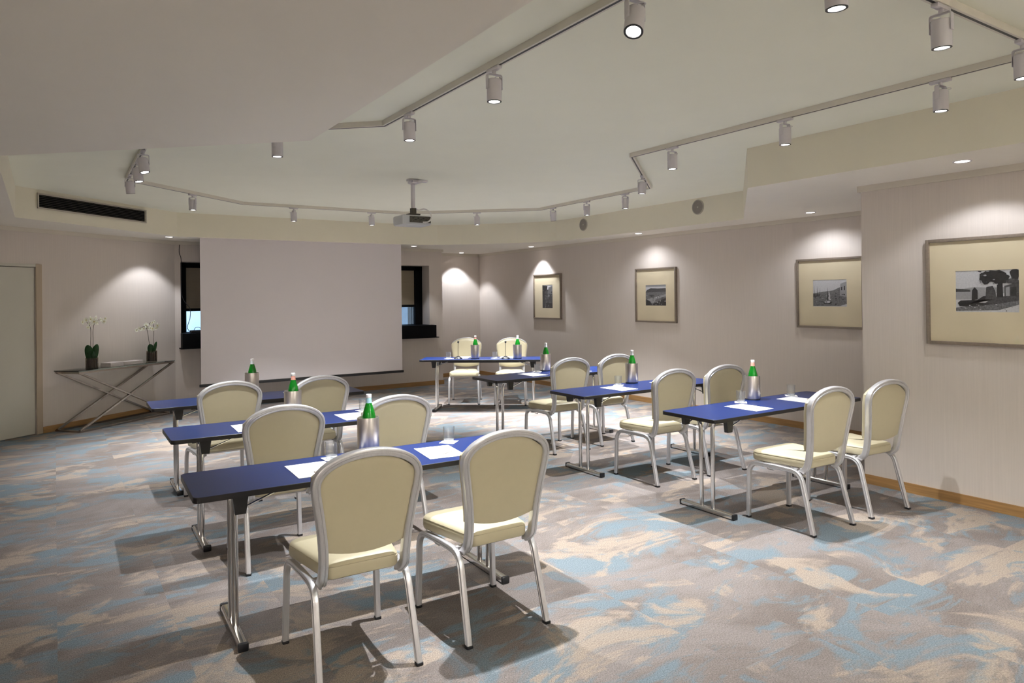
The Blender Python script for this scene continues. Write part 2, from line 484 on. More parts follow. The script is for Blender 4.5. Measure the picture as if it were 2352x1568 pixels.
# windows
def window(name, x0, x1, glassmat, jl, jr):
    w_ = bpy.data.objects.new(name, None); COL.objects.link(w_); struct(w_)
    yb = YB + .30; zt = ZT; zb = ZB
    b = new()
    box(b, (x0 + jl / 2, yb + .04, (zt + zb) / 2), (jl, .08, zt - zb)); box(b, (x1 - jr / 2, yb + .04, (zt + zb) / 2), (jr, .08, zt - zb))
    box(b, ((x0 + x1) / 2, yb + .04, zt - .04), (x1 - x0, .08, .08)); box(b, ((x0 + x1) / 2, yb + .04, zb + .1), (x1 - x0, .08, .20))
    box(b, ((x0 + x1) / 2, yb + .03, 1.478), (x1 - x0, .05, .045)); box(b, ((x0 + x1) / 2 , yb + .03, (zt + zb) / 2), (.06, .05, zt - zb))
    build('window_frame', b, 'black_paint', w_, smooth=False)
    b = new(); box(b, ((x0 + x1) / 2, yb + .035, 1.30), (x1 - x0 - .1, .008, .36)); build('window_pane', b, glassmat, w_, smooth=False)
    b = new(); box(b, ((x0 + x1) / 2, yb + .045, 1.82), (x1 - x0 - .1, .006, .68)); build('roller_blind', b, 'blind_fabric', w_, smooth=False)
    b = new(); box(b, ((x0 + x1) / 2 + .02, YB - .04, 1.015), (x1 - x0 + .05, .30, .22)); box(b, ((x0 + x1) / 2 + .03, YB - .06, .898), (x1 - x0 + .12, .30, .014))
    box(b, ((x0 + x1) / 2, YB + .19, 1.115), (x1 - x0 - .002, .22, .02))
    build('window_sill_box', b, 'black_paint', w_, smooth=False)
window('window_1', W1[0], W1[1], 'window_glass_bright', .12, .10)
window('window_2', W2[0], W2[1], 'window_glass_dimmed', .10, .15)

# cable and small box at the left window
b = new()
tube(b, spline([(1.605, 11.725, 2.48), (1.60, 11.715, 2.36), (1.625, 11.71, 2.26), (1.63, 11.70, 2.0), (1.625, 11.70, 1.75), (1.66, 11.69, 1.62), (1.74, 11.69, 1.50), (1.745, 11.72, 1.36), (1.71, 11.74, 1.22), (1.74, 11.76, 1.15)], 8), .005, 6)
tag(build('cable', b, 'black_plastic'), 'black cable hanging from the ceiling down the left window', 'cable')
t = thing('network_box', 'small dark electronic box on the sill of the left window', 'electronic box', (1.83, YB - .02, 1.126))
b = new(); box(b, (0, 0, .022), (.17, .11, .04), bevel=.006); build('casing', b, 'black_plastic', t)
b = new(); tube(b, spline([(-.03, 0, .042), (-.01, -.01, .08), (.04, 0, .085), (.07, .01, .06), (.085, .02, .02)], 6), .004, 6); build('lead', b, 'black_plastic', t)

# ------------------------------------------------------------------ ceiling fixtures
b = new()
TRK = [(1.96, 1.47), (1.96, 4.61), (0.605, 5.85), (0.62, 8.02), (2.02, 9.31), (4.25, 9.31), (5.745, 8.02), (5.68, 5.78), (4.26, 4.55), (4.26, 1.47)]
def rail(b, hw, z0, z1):
    n = len(TRK); a = []
    for i in range(n):
        p = Vector(TRK[i]); q0 = Vector(TRK[i - 1]); q1 = Vector(TRK[(i + 1) % n])
        d0 = (p - q0).normalized(); d1 = (q1 - p).normalized()
        nn = Vector((-(d0.y + d1.y), d0.x + d1.x)).normalized(); k = hw / nn.dot(Vector((-d0.y, d0.x)))
        a.append([b.verts.new((p.x + nn.x * k * s, p.y + nn.y * k * s, z)) for s, z in ((-1, z0), (1, z0), (1, z1), (-1, z1))])
    for i in range(n):
        c = a[i]; e = a[(i + 1) % n]
        for j in range(4): b.faces.new((c[j], c[(j + 1) % 4], e[(j + 1) % 4], e[j]))
tr = thing('light_track', 'white many-sided lighting track looped around the raised ceiling', 'light track', (0, 0, 0))
rail(b, .019, H2 - .036, H2); build('rail', b, 'track_white', tr, smooth=False)
b = new(); rail(b, .0065, H2 - .0368, H2 - .03); build('slot', b, 'black_plastic', tr, smooth=False)

def make_spot(label):
    """origin on the underside of the rail; long axis of the adapter along X"""
    t = thing('track_spotlight', label, 'spotlight', group='spotlights on the ceiling track')
    b = new(); box(b, (0, 0, -.009), (.115, .030, .017), bevel=.003); lathe(b, [(.011, -.034), (.011, -.016)], 16); build('adapter', b, 'white_metal', t)
    b = new()
    sec = rrect(.0015, .0135, .001, 2)
    sweep(b, fillet([(0, -.043, -.115), (0, -.043, -.036), (0, .043, -.036), (0, .043, -.115)], .012, 4), [(s, u) for u, s in sec], (1, 0, 0))
    build('yoke', b, 'white_metal', t)
    b = new()
    lathe(b, [(0, -.062), (.034, -.062), (.0385, -.066), (.0395, -.07), (.0395, -.178), (.0375, -.180), (.030, -.180), (.030, -.170)], 36, cap=False)
    for s in (-1, 1): lathe(b, [(.006, -.003), (.009, 0), (.009, .004)], 12, M=Matrix.Translation((0, s * .0415, -.105)) @ Matrix.Rotation(-s * PI / 2, 4, 'X'))
    h = build('lamp_head', b, 'white_metal', t)
    b = new(); lathe(b, [(.0300, -.1755), (.0300, -.1815), (.0385, -.1815), (.0385, -.178)], 36, cap=False); build('rim', b, 'black_plastic', h)
    b = new(); lathe(b, [(0, -.1765), (.0300, -.1765)], 32, cap=False); build('lens', b, 'lens_glow', h, smooth=False)
    b = new(); tube(b, [(.03 + .016 * math.cos(a) - .05 - .02, .016 * math.sin(a), -.062 - .0) for a in [2 * PI * i / 16 for i in range(17)]], .0016, 6); build('safety_ring', b, 'aluminium', t)
    return t
def spot_lamp(loc, aim, power, size=R(84), blend=1.0, col=SPOT_COL, rad=.016):
    ld = bpy.data.lights.new('lamp', 'SPOT'); ld.energy = power; ld.spot_size = size; ld.spot_blend = blend
    ld.color = col; ld.shadow_soft_size = rad
    lo = bpy.data.objects.new('lamp', ld); COL.objects.link(lo)
    lo.location = loc
    lo.rotation_euler = (Vector(aim)).to_track_quat('-Z', 'Y').to_euler()
    return lo
ZS = H2 - .036
spots = [
 # x, y, rail dir deg, tilt(dx,dy), label
 (1.955, 2.06, 90, (-.42, -.30), 'spotlight tilted towards us so its glaring lens shows, top centre'),
 (1.96, 3.14, 90, (0, 0), 'white spotlight on the near left rail above the blank wall of tables, second from the glaring one'),
 (1.96, 4.20, 90, (.03, 0), 'white spotlight nearest the left bend of the rail beside the ceiling step'),
 (1.36, 5.16, -42, (0, 0), 'white spotlight half hidden by the edge of the lower ceiling'),
 (.605, 6.33, 90, (.16, -.14), 'nearest of the three overlapping spotlights above the air vent'),
 (.61, 6.84, 90, (.15, -.10), 'middle one of the three overlapping spotlights above the air vent'),
 (.615, 7.62, 90, (.10, .16), 'farthest of the three overlapping spotlights above the air vent, lens hidden'),
 (1.33, 8.675, 42, (.02, 0), 'small far spotlight just right of the air vent'),
 (2.66, 9.31, 0, (.03, 0), 'small far spotlight above the left half of the projection screen'),
 (3.75, 9.31, 0, (.03, -.02), 'small far spotlight just left of the projector'),
 (5.06, 8.61, -41, (0, 0), 'small far spotlight just right of the projector'),
 (5.73, 7.69, 90, (.08, .04), 'small spotlight left of the far wall speaker'),
 (5.715, 6.95, 90, (.03, .0), 'small spotlight right above the far round wall speaker'),
 (5.69, 6.20, 90, (.0, .0), 'spotlight between the two round wall speakers, next to the track corner'),
 (5.02, 5.215, 41, (-.02, .05), 'spotlight on the short slanted rail piece at the right bend'),
 (4.26, 4.07, 90, (0, 0), 'first spotlight on the long right rail after the bend'),
 (4.26, 3.01, 90, (0, 0), 'second spotlight on the long right rail, above the second picture from the right'),
 (4.26, 1.99, 90, (0, 0), 'last spotlight on the long right rail, left above the ceiling downlight'),
 (3.96, 1.47, 0, (.03, 0), 'spotlight cut by the right edge of the photo'),
 (3.16, 1.47, 0, (.08, .02), 'large spotlight hanging top right, next left of the one cut by the right edge'),
 (2.39, 1.47, 0, (.05, 0), 'spotlight cut by the top edge of the photo, only its lens end showing'),
]
spots[1] = spots[1][:4] + ('white spotlight at upper centre, next along the rail behind the glaring one',)
sp0 = None
POW = [.12, .85, 1.0, .5, .2, .22, .5, 1.15, 1.45, 1.45, 1.3, 1.2, 1.1, 1.0, 1.05, .82, .62, .26, .14, .10, .08]
for i, (x, y, a, tl, lab) in enumerate(spots):
    ang = R(a)
    if sp0 is None:
        sp0 = make_spot(lab); t = sp0
        t.location = (x, y, ZS); t.rotation_euler = (0, 0, ang)
        protos = True
    else:
        t = dup(sp0, (x, y, ZS), ang, lab)
    # tilt the head about the yoke pins (local frame)
    hd = [c for c in t.children if c.name.startswith('lamp_head')][0]
    dl = Matrix.Rotation(-ang, 3, 'Z') @ Vector((tl[0], tl[1], -1)).normalized()
    q = Vector((0, 0, -1)).rotation_difference(dl)
    piv = Vector((0, 0, -.105))
    hd.rotation_mode = 'QUATERNION'; hd.rotation_quaternion = q
    hd.location = piv - q @ piv
    aim = Vector((tl[0], tl[1], -1)).normalized()
    lamp = spot_lamp(Vector((x, y, ZS - .105)) + aim * .085, aim, SPOT_W * POW[i])
    for c in list(t.children):
        pass
sp0.name = 'track_spotlight'

# recessed downlights in the soffit
def make_down(label):
    t = thing('downlight', label, 'downlight', group='round downlights recessed in the ceiling edge')
    b = new(); lathe(b, [(.046, .0), (.046, -.003), (.058, -.005), (.060, 0)], 36, cap=False); build('trim_ring', b, 'white_metal', t)
    b = new(); lathe(b, [(0, -.0015), (.046, -.0015)], 32, cap=False); build('diffuser', b, 'downlight_glow', t, smooth=False)
    return t
downs = [(1.37, 10.98, 'small far downlight left of the projection screen, above the left window'),
         (5.28, 11.18, 'small far downlight just right of the projection screen top'),
         (6.93, 12.43, 'farthest and dimmest downlight, in the niche at the far corner'),
         (7.26, 10.42, 'downlight above the farthest, leftmost picture'),
         (7.18, 7.55, 'downlight above the second picture from the left'),
         (7.12, 4.72, 'downlight above the third picture, left of the projecting wall'),
         (5.32, 2.35, 'large bright downlight above the rightmost picture')]
# the pools on the left wall come from a downlight close to that wall
d0 = None
for x, y, lab in downs:
    if d0 is None:
        d0 = make_down(lab); d0.location = (x, y, H1)
    else: dup(d0, (x, y, H1), 0, lab)
def down_lamp(x, y, aim, p, size=R(64), blend=.35):
    spot_lamp((x, y, H1 - .02), aim, p, size, blend, DOWN_COL, .03)
down_lamp(5.28, 11.18, (0, .05, -1), DOWN_W * .8, R(90))
down_lamp(6.93, 12.43, (0, .0, -1), DOWN_W * 1.6, R(94))
down_lamp(7.26, 10.42, (.08, 0, -1), DOWN_W * 1.8, R(90), .5)
down_lamp(7.15, 7.55, (.05, 0, -1), DOWN_W * .6, R(140), .8)
down_lamp(7.12, 4.72, (.05, 0, -1), DOWN_W * .55, R(140), .6)
down_lamp(5.32, 2.35, (.05, 0, -1), DOWN_W * .5, R(126), .35)
down_lamp(1.37, 10.98, (-.05, .05, -1), DOWN_W * 1.0, R(100))

# speakers on the tray edge
def speaker(y, z, lab):
    t = thing('wall_speaker', lab, 'speaker', (6.98, y, z), group='round speakers in the ceiling step')
    t.rotation_euler = (0, -PI / 2, 0)
    b = new(); lathe(b, [(.086, 0), (.097, .001), (.097, .008), (.086, .010)], 40, cap=False); build('rim', b, 'grille_rim', t)
    b = new(); lathe(b, [(0, .009), (.088, .008), (.088, 0)], 40, cap=False); build('mesh_cover', b, 'speaker_grey', t)
    b = new(); lathe(b, [(0, .0115), (.012, .0105), (.013, .008)], 16, cap=False); build('badge', b, 'grille_rim', t)
speaker(6.23, 2.758, 'nearer and larger round grey speaker in the right ceiling step')
speaker(8.57, 2.748, 'farther round grey speaker in the ceiling step, above the second picture')

# air vent on the slanted tray side
va = Vector((-.345, 9.14, 0)); vb = Vector((1.46, 10.865, 0)); vd = (vb - va).normalized()
vang = math.atan2(vd.y, vd.x)
c = va + vd * 1.07
t = thing('air_vent', 'long dark slatted air vent in the ceiling step on the left', 'air vent', (c.x + vd.y * .015, c.y - vd.x * .015, 2.748), vang)
b = new()
hw, hh = .80, .070
for s in (-1, 1):
    box(b, (0, -.004, s * (hh + .008)), (2 * hw + .032, .008, .016)); box(b, (s * (hw + .008), -.004, 0), (.016, .008, 2 * hh + .032))
build('vent_frame', b, 'grille_rim', t, smooth=False)
b = new(); box(b, (0, .012, 0), (2 * hw, .004, 2 * hh)); build('backing', b, 'black_paint', t, smooth=False)
b = new()
for k in range(7): box(b, (0, -.002, -hh + .012 + k * .0193), (2 * hw, .009, .0022), rot=Matrix.Rotation(R(20), 3, 'X'))
build('slats', b, 'grille_dark', t, smooth=False)

# projection screen
t = thing('projection_screen', 'large pale pulled-down projection screen with black bottom bar', 'projection screen', (3.36, 10.98, 0))
b = new(); box(b, (0, 0, (.405 + H1) / 2), (3.17, .004, H1 - .405)); build('screen_fabric', b, 'screen_fabric', t, smooth=False)
b = new(); box(b, (0, 0, .382), (3.22, .03, .04), bevel=.008); build('bottom_bar', b, 'black_plastic', t)

# projector
t = thing('projector', 'white projector hanging upside down from a pole at the ceiling centre', 'projector', (3.17, 6.72, H2))
b = new(); box(b, (.05, 0, -.012), (.22, .06, .02)); box(b, (.02, 0, -.03), (.10, .12, .02)); lathe(b, [(.045, -.05), (.045, -.022)], 20); build('ceiling_plate', b, 'white_metal', t)
b = new(); lathe(b, [(.022, -.31), (.022, -.04)], 20); build('pole', b, 'white_metal', t)
b = new(); box(b, (0, 0, -.335), (.05, .05, .06)); box(b, (0, 0, -.372), (.12, .10, .015)); build('mount_head', b, 'grille_dark', t)
b = new()
box(b, (0, .03, -.438), (.335, .25, .105), bevel=.022)
pj = build('casing', b, 'projector_white', t)
b = new(); box(b, (.035, -.098, -.432), (.24, .006, .066)); build('rear_panel', b, 'projector_panel', t, smooth=False)
b = new(); 
for k in range(6): box(b, (-.05 + k * .03, -.102, -.42 - (k % 2) * .015), (.018, .004, .010))
build('sockets', b, 'black_plastic', t, smooth=False)
b = new(); lathe(b, [(0, 0), (.028, 0), (.03, .02)], 20, M=Matrix.Translation((-.08, .155, -.438)) @ Matrix.Rotation(-PI / 2, 4, 'X')); build('lens', b, 'black_plastic', t)
b = new(); tube(b, spline([(.01, -.01, -.30), (.05, -.03, -.325), (.10, -.06, -.315), (.145, -.10, -.35), (.15, -.125, -.41), (.11, -.13, -.455), (.06, -.104, -.46)], 8), .008, 8); build('cord', b, 'cap_white', t)

# ------------------------------------------------------------------ pictures
def picture(x, y, label, content, pw=.42, ph=.31):
    t = thing('framed_picture', label, 'picture', (x, y, 1.625), group='black and white photographs on the right wall')
    # local: X points into the room (-x world), u along -y world
    t.rotation_euler = (0, 0, PI)
    A, B = .42, .408; fw, dp = .024, .038
    b = new()
    for s in (-1, 1):
        box(b, (dp / 2, s * (A - fw / 2), 0), (dp, fw, 2 * B), bevel=.002); box(b, (dp / 2, 0, s * (B - fw / 2)), (dp, 2 * A - 2 * fw, fw), bevel=.002)
    build('frame', b, 'frame_wood', t)
    b = new()
    ih, iw = ph / 2, pw / 2; zc = .0
    y1, z1 = A - fw, B - fw
    x0 = .016
    for (a0, a1, b0, b1) in ((-y1, y1, ih, z1), (-y1, y1, -z1, -ih), (-y1, -iw, -ih, ih), (iw, y1, -ih, ih)):
        box(b, (x0 - .004, (a0 + a1) / 2, (b0 + b1) / 2), (.008, a1 - a0, b1 - b0))
    build('mat_board', b, 'mat_board', t, smooth=False)
    # print: grey polygons, u to the right as seen from the room, v up, unit square
    b = new()
    def poly(pts, g, k):
        f = b.faces.new([b.verts.new((x0 - .004 + k * .00025, (u - .5) * pw * 1.0, (v - .5) * ph)) for u, v in pts]); f.material_index = g
    poly([(0, 0), (1, 0), (1, 1), (0, 1)], 4, 0)
    for k, (g, pts) in enumerate(content): poly(pts, g, k + 1)
    o = build('print', b, ['print_grey_%d' % i for i in range(5)], t, smooth=False)
    b = new(); box(b, (.023, 0, 0), (.002, 2 * (A - fw), 2 * (B - fw))); build('picture_glass', b, 'picture_glass', t, smooth=False)
    return t
rnd = random.Random(3)
def blob(cx, cy, rx, ry, n=14, j=.25):
    return [(min(1, max(0, cx + rx * math.cos(2 * PI * i / n) * (1 + rnd.uniform(-j, j)))), min(1, max(0, cy + ry * math.sin(2 * PI * i / n) * (1 + rnd.uniform(-j, j))))) for i in range(n)]
def dots(n, x0, x1, y0, y1, gs, s=.03):
    return [(rnd.choice(gs), blob(rnd.uniform(x0, x1), rnd.uniform(y0, y1), rnd.uniform(.4, 1) * s * 1.5, rnd.uniform(.4, 1) * s, 8)) for _ in range(n)]
quay = [(3, [(0, .54), (.3, .6), (.6, .58), (1, .6), (1, .45), (0, .45)]), (1, [(0, .57), (.12, .56), (.24, .54), (.24, .49), (0, .49)]), (3, [(0, .48), (.6, .48), (.6, .3), (0, .3)]),
        (2, [(.05, .02), (0, .02), (0, .1), (.3, .18), (.65, .25), (1, .32), (1, .18), (.7, .05)]), (1, [(.62, .36), (1, .4), (1, .28), (.7, .2), (.4, .14)]),
        (0, [(.03, .22), (.08, .28), (.62, .30), (.64, .40), (.45, .38), (.3, .24), (.6, .2), (.3, .13), (.06, .14)]), (0, [(.26, .28), (.27, .52), (.31, .60), (.36, .52), (.36, .3)]),
        (1, [(.48, .3), (.5, .6), (.6, .62), (.64, .5), (.66, .3)]), (0, [(.66, .35), (.67, .85), (.75, .85), (.76, .35)]), (1, [(.78, .34), (.78, .62), (1, .70), (1, .34)]), (3, [(.8, .38), (.8, .58), (.86, .6), (.86, .38)]), (0, [(.88, .38), (.88, .58), (.96, .6), (.96, .38)]),
        (0, blob(.62, .86, .22, .14, 18)), (0, blob(.50, .80, .10, .12)), (0, blob(.74, .78, .12, .13)), (0, blob(.95, .88, .08, .14)), (1, blob(.9, .72, .1, .06))] + dots(22, .02, .98, .03, .2, (1, 3, 4), .012) + dots(20, .4, .85, .65, .98, (0, 1, 3), .018)
harbour = [(2, [(.0, .5), (.35, .56), (.6, .60), (.85, .74), (1, .78), (1, .35), (0, .4)]), (2, [(0, .46), (1, .46), (1, .1), (.8, .02), (0, .02)]), (1, [(0, .47), (.2, .46), (.3, .40), (.1, .36), (0, .36)]),
           (0, [(.42, .2), (.44, .75), (.46, .2)]), (4, [(.46, .25), (.48, .62), (.54, .24)]), (0, [(.12, .4), (.13, .8), (.14, .4)]), (0, [(.2, .4), (.21, .72), (.22, .4)]), (0, [(.03, .4), (.035, .84), (.045, .4)]),
           (3, [(.8, .4), (.82, .84), (1, .92), (1, .35)]), (0, [(.84, .6), (.84, .72), (.87, .73), (.87, .6)]), (0, [(.92, .6), (.92, .75), (.95, .76), (.95, .6)]), (0, [(.3, .16), (.34, .10), (.54, .10), (.58, .18)]), (4, [(.34, .17), (.38, .13), (.5, .13), (.52, .2), (.42, .22)])] + dots(34, .0, .7, .03, .42, (0, 1, 1, 3), .025) + dots(12, .7, .95, .2, .5, (0, 1, 2), .02)
bay = [(3, [(0, .9), (1, .9), (1, .98), (0, 1)]), (1, [(0, .66), (.06, .76), (.25, .84), (.6, .82), (1, .83), (1, .64), (0, .62)]), (2, [(0, .64), (1, .66), (1, .0), (0, 0)]), (3, [(.05, .3), (.5, .42), (1, .55), (1, .45), (.5, .3), (.4, .1)]),
       (0, [(.3, .0), (.4, .12), (1, .38), (1, 0)]), (0, [(0, 0), (0, .3), (.2, .22), (.3, .05), (.3, 0)]), (1, blob(.3, .48, .14, .05))] + dots(34, .0, 1, .03, .5, (0, 1, 3, 4), .028)
alley = [(1, [(0, 0), (1, 0), (1, .75), (.7, .8), (0, .8)]), (0, [(0, .55), (0, .98), (.5, .95), (.45, .8), (.2, .7), (.2, .0), (0, 0)]), (2, [(.5, .6), (.6, .9), (1, .95), (1, .6)]), (3, [(.55, .5), (.6, .6), (.7, .58), (.68, .48)]), (0, [(.3, 0), (1, 0), (1, .2), (.4, .24)])] + dots(26, .1, .95, .05, .9, (0, 1, 2), .04)
def flip(c): return c
picture(XB, 2.40, 'rightmost picture: quayside photograph with a big tree, on the projecting wall', quay)
picture(XR, 4.745, 'picture of a harbour with sailing boats, half tucked behind the projecting wall', harbour)
picture(XR, 7.54, 'second picture from the left: small photograph of a bay with hills', bay)
picture(XR, 10.275, 'farthest leftmost picture, with a narrow upright photograph', alley, .31, .42)

# ------------------------------------------------------------------ console table with things
def at_console(u, v): # u along front, v depth (towards wall)
    return Vector((.245, 10.165, 0)) + Vector((math.cos(CA), math.sin(CA), 0)) * u + Vector((-math.sin(CA), math.cos(CA), 0)) * v
CA = R(39.3); CL, CW, CZ = 1.565, .41, .765
p = at_console(CL / 2, CW / 2)
t = thing('console_table', 'glass topped console table with crossed steel bars against the left wall', 'console table', (p.x, p.y, 0), CA)
b = new(); box(b, (0, 0, CZ - .006), (CL, CW, .012), bevel=.002); build('glass_top', b, 'console_glass', t)
b = new(); hx, hy = CL / 2 - .03, CW / 2 - .02
for s in (-1, 1):
    box(b, (0, s * hy, CZ - .024), (2 * hx + .04, .035, .022)); box(b, (s * hx, 0, CZ - .024), (.035, 2 * hy, .022))
build('top_rail', b, 'console_steel', t, smooth=False)
b = new()
for s in (-1, 1):
    box(b, (0, s * hy, .012), (2 * hx + .04, .035, .022)); box(b, (s * hx, 0, .012), (.035, 2 * hy, .022))
build('base_rail', b, 'console_steel', t, smooth=False)
for s in (-1, 1):
    for e in (-1, 1):
        b = new(); sweep(b, [(-hx * e, s * hy + e * .002, .02), (hx * e, s * hy + e * .002, CZ - .03)], rrect(.0165, .011, .002, 1), (0, 1, 0)); build('cross_bar', b, 'console_steel', t)

def orchid(u, v, label, leaves, stems, flowers, h=.155, r=.062):
    p = at_console(u, v)
    t = thing('potted_orchid', label, 'orchid', (p.x, p.y, CZ), CA, 'white orchids on the console table')
    b = new(); lathe(b, [(0, .0), (r, .0), (r, h), (r - .004, h), (r - .004, .008), (0, .008)], 32, cap=False); vz = build('vase', b, 'smoked_glass', t)
    b = new()
    for k in range(26):
        a = 2 * PI * k / 26; rr = r - .013 - (k % 3) * .012
        x, y = rr * math.cos(a), rr * math.sin(a)
        sweep(b, [(x, y, .010), (x * .95, y * .97, h * rnd.uniform(.75, .95))], circ(.007, 6), (1, 0, 0))
    lathe(b, [(0, .0095), (r - .024, .0095), (r - .024, h * .75), (0, h * .8)], 16, cap=False)
    build('bark', b, 'bark', vz)
    for (ox, ln, lean, wd) in leaves:
        a = R(-129)
        b = new(); n = 10; rows = []
        for i in range(n + 1):
            q = i / n; z = h * .55 + ln * math.sin(min(1.45, q * 1.35)) ; o = lean * q * q + .012
            ww = wd * math.sin(PI * min(.985, .12 + q * .88)) ** .7
            o2 = ox * (.35 + .65 * q); cx, cy = .02 * math.cos(a) + o2 * math.cos(R(-39)), .02 * math.sin(a) + o2 * math.sin(R(-39))
            cx += lean * q * q * math.cos(a); cy += lean * q * q * math.sin(a)
            px, py = -math.sin(a), math.cos(a)
            rows.append([b.verts.new((cx + px * ww * s - math.cos(a) * .010 * abs(s), cy + py * ww * s - math.sin(a) * .010 * abs(s), z)) for s in (-1, -.5, 0, .5, 1)])
        for i in range(n):
            for j in range(4): b.faces.new((rows[i][j], rows[i][j + 1], rows[i + 1][j + 1], rows[i + 1][j]))
        bmesh.ops.solidify(b, geom=list(b.faces), thickness=.003)
        build('leaf', b, 'leaf', t)
    for st in stems:
        b = new(); tube(b, spline(st, 6), .0032, 6); build('stem', b, 'stem', t)
    for (x, y, z, sz, yaw) in flowers:
        b = new()
        for k in range(5):
            a = R(90 + 72 * k); wd = .62 if k in (1, 4) else .42
            M = Matrix.Translation((x, y, z)) @ Matrix.Rotation(yaw, 4, 'Z') @ Matrix.Rotation(PI / 2 + R(rnd.uniform(-20, 20)), 4, 'X') @ Matrix.Rotation(a - PI / 2, 4, 'Z')
            pts = [(0, 0, 0), (wd * .6, .35, .05), (wd * .75, .7, .10), (wd * .35, 1.0, .12), (-wd * .35, 1.0, .12), (-wd * .75, .7, .10), (-wd * .6, .35, .05)]
            vs_ = [b.verts.new(M @ Vector((q[0] * sz, q[1] * sz, q[2] * sz))) for q in pts]
            f = b.faces.new(vs_); f.material_index = 0
        for f in list(b.faces): pass
        bmesh.ops.solidify(b, geom=list(b.faces), thickness=.0012)
        k0 = len(b.faces)
        r_ = bmesh.ops.create_icosphere(b, subdivisions=1, radius=sz * .22)
        bmesh.ops.translate(b, vec=(x, y, z), verts=r_['verts'])
        for f in {f for v in r_['verts'] for f in v.link_faces}: f.material_index = 1
        build('flower', b, ['petal', 'petal_heart'], t, smooth=False)
orchid(.362, .20, 'white orchid in a dark glass vase at the left end of the console', [(-.045, .235, .02, .050), (.060, .24, -.03, .040), (.015, .15, .03, .03)],
       [[(0, 0, .08), (-.015, 0, .30), (-.012, .0, .50), (-.05, 0, .58), (-.10, .0, .61), (-.15, 0, .595)], [(.01, 0, .08), (.02, 0, .33), (.022, 0, .50), (.06, 0, .60), (.13, 0, .62), (.20, 0, .60)]],
       [(-.14, -.01, .60, .035, .2), (-.095, -.02, .625, .036, -.3), (-.055, -.02, .575, .034, .4), (-.03, -.02, .635, .042, 0), (.02, -.02, .60, .046, -.2), (.045, -.02, .65, .038, .5), (-.06, -.01, .53, .028, 0), (.06, -.02, .585, .032, .2), (.13, -.01, .625, .030, .3), (.18, -.01, .60, .036, -.3), (.20, -.01, .635, .026, 0)], .135, .074)
orchid(1.35, .21, 'white orchid in a dark glass vase at the right end of the console', [(-.02, .17, .02, .042), (.065, .20, -.02, .022), (.03, .12, .03, .022)],
       [[(-.01, 0, .08), (-.04, 0, .25), (-.075, 0, .44), (-.11, 0, .50), (-.18, 0, .49), (-.26, 0, .455)], [(.01, 0, .08), (.035, 0, .28), (.045, 0, .46), (.03, 0, .54), (-.02, 0, .55), (-.06, 0, .50)]],
       [(-.275, -.01, .455, .030, 0), (-.235, -.01, .48, .030, .4), (-.20, -.01, .465, .030, -.2), (-.15, -.01, .47, .030, .1), (-.115, -.02, .515, .044, -.1), (-.09, -.02, .47, .028, .5), (-.04, -.02, .475, .034, 0), (.0, -.02, .465, .034, -.4), (.005, -.01, .55, .032, .2), (.045, -.01, .56, .026, 0), (.085, -.02, .505, .046, .1), (.06, -.02, .47, .030, -.2), (-.02, -.01, .535, .026, .3)], .150, .071)
for u, v, w_, d_, h_, nm, lab, rz in ((.645, .17, .22, .17, .052, 'paper_napkin_stack', 'left pale stack of folded napkins on the console', .05), (.92, .16, .30, .16, .045, 'folded_towel', 'right, longer white folded cloth on the console beside the napkins', -.06)):
    p = at_console(u, v)
    b = new()
    for k in range(5): box(b, (rnd.uniform(-.003, .003), rnd.uniform(-.003, .003), h_ * (k + .5) / 5), (w_ - .002 * k, d_ - .002 * k, h_ / 5 * .96), bevel=.0025)
    o = build(nm, b, 'linen', loc=(p.x, p.y, CZ), rotz=CA + rz)
    tag(o, lab, 'napkins' if 'napkin' in nm else 'cloth')

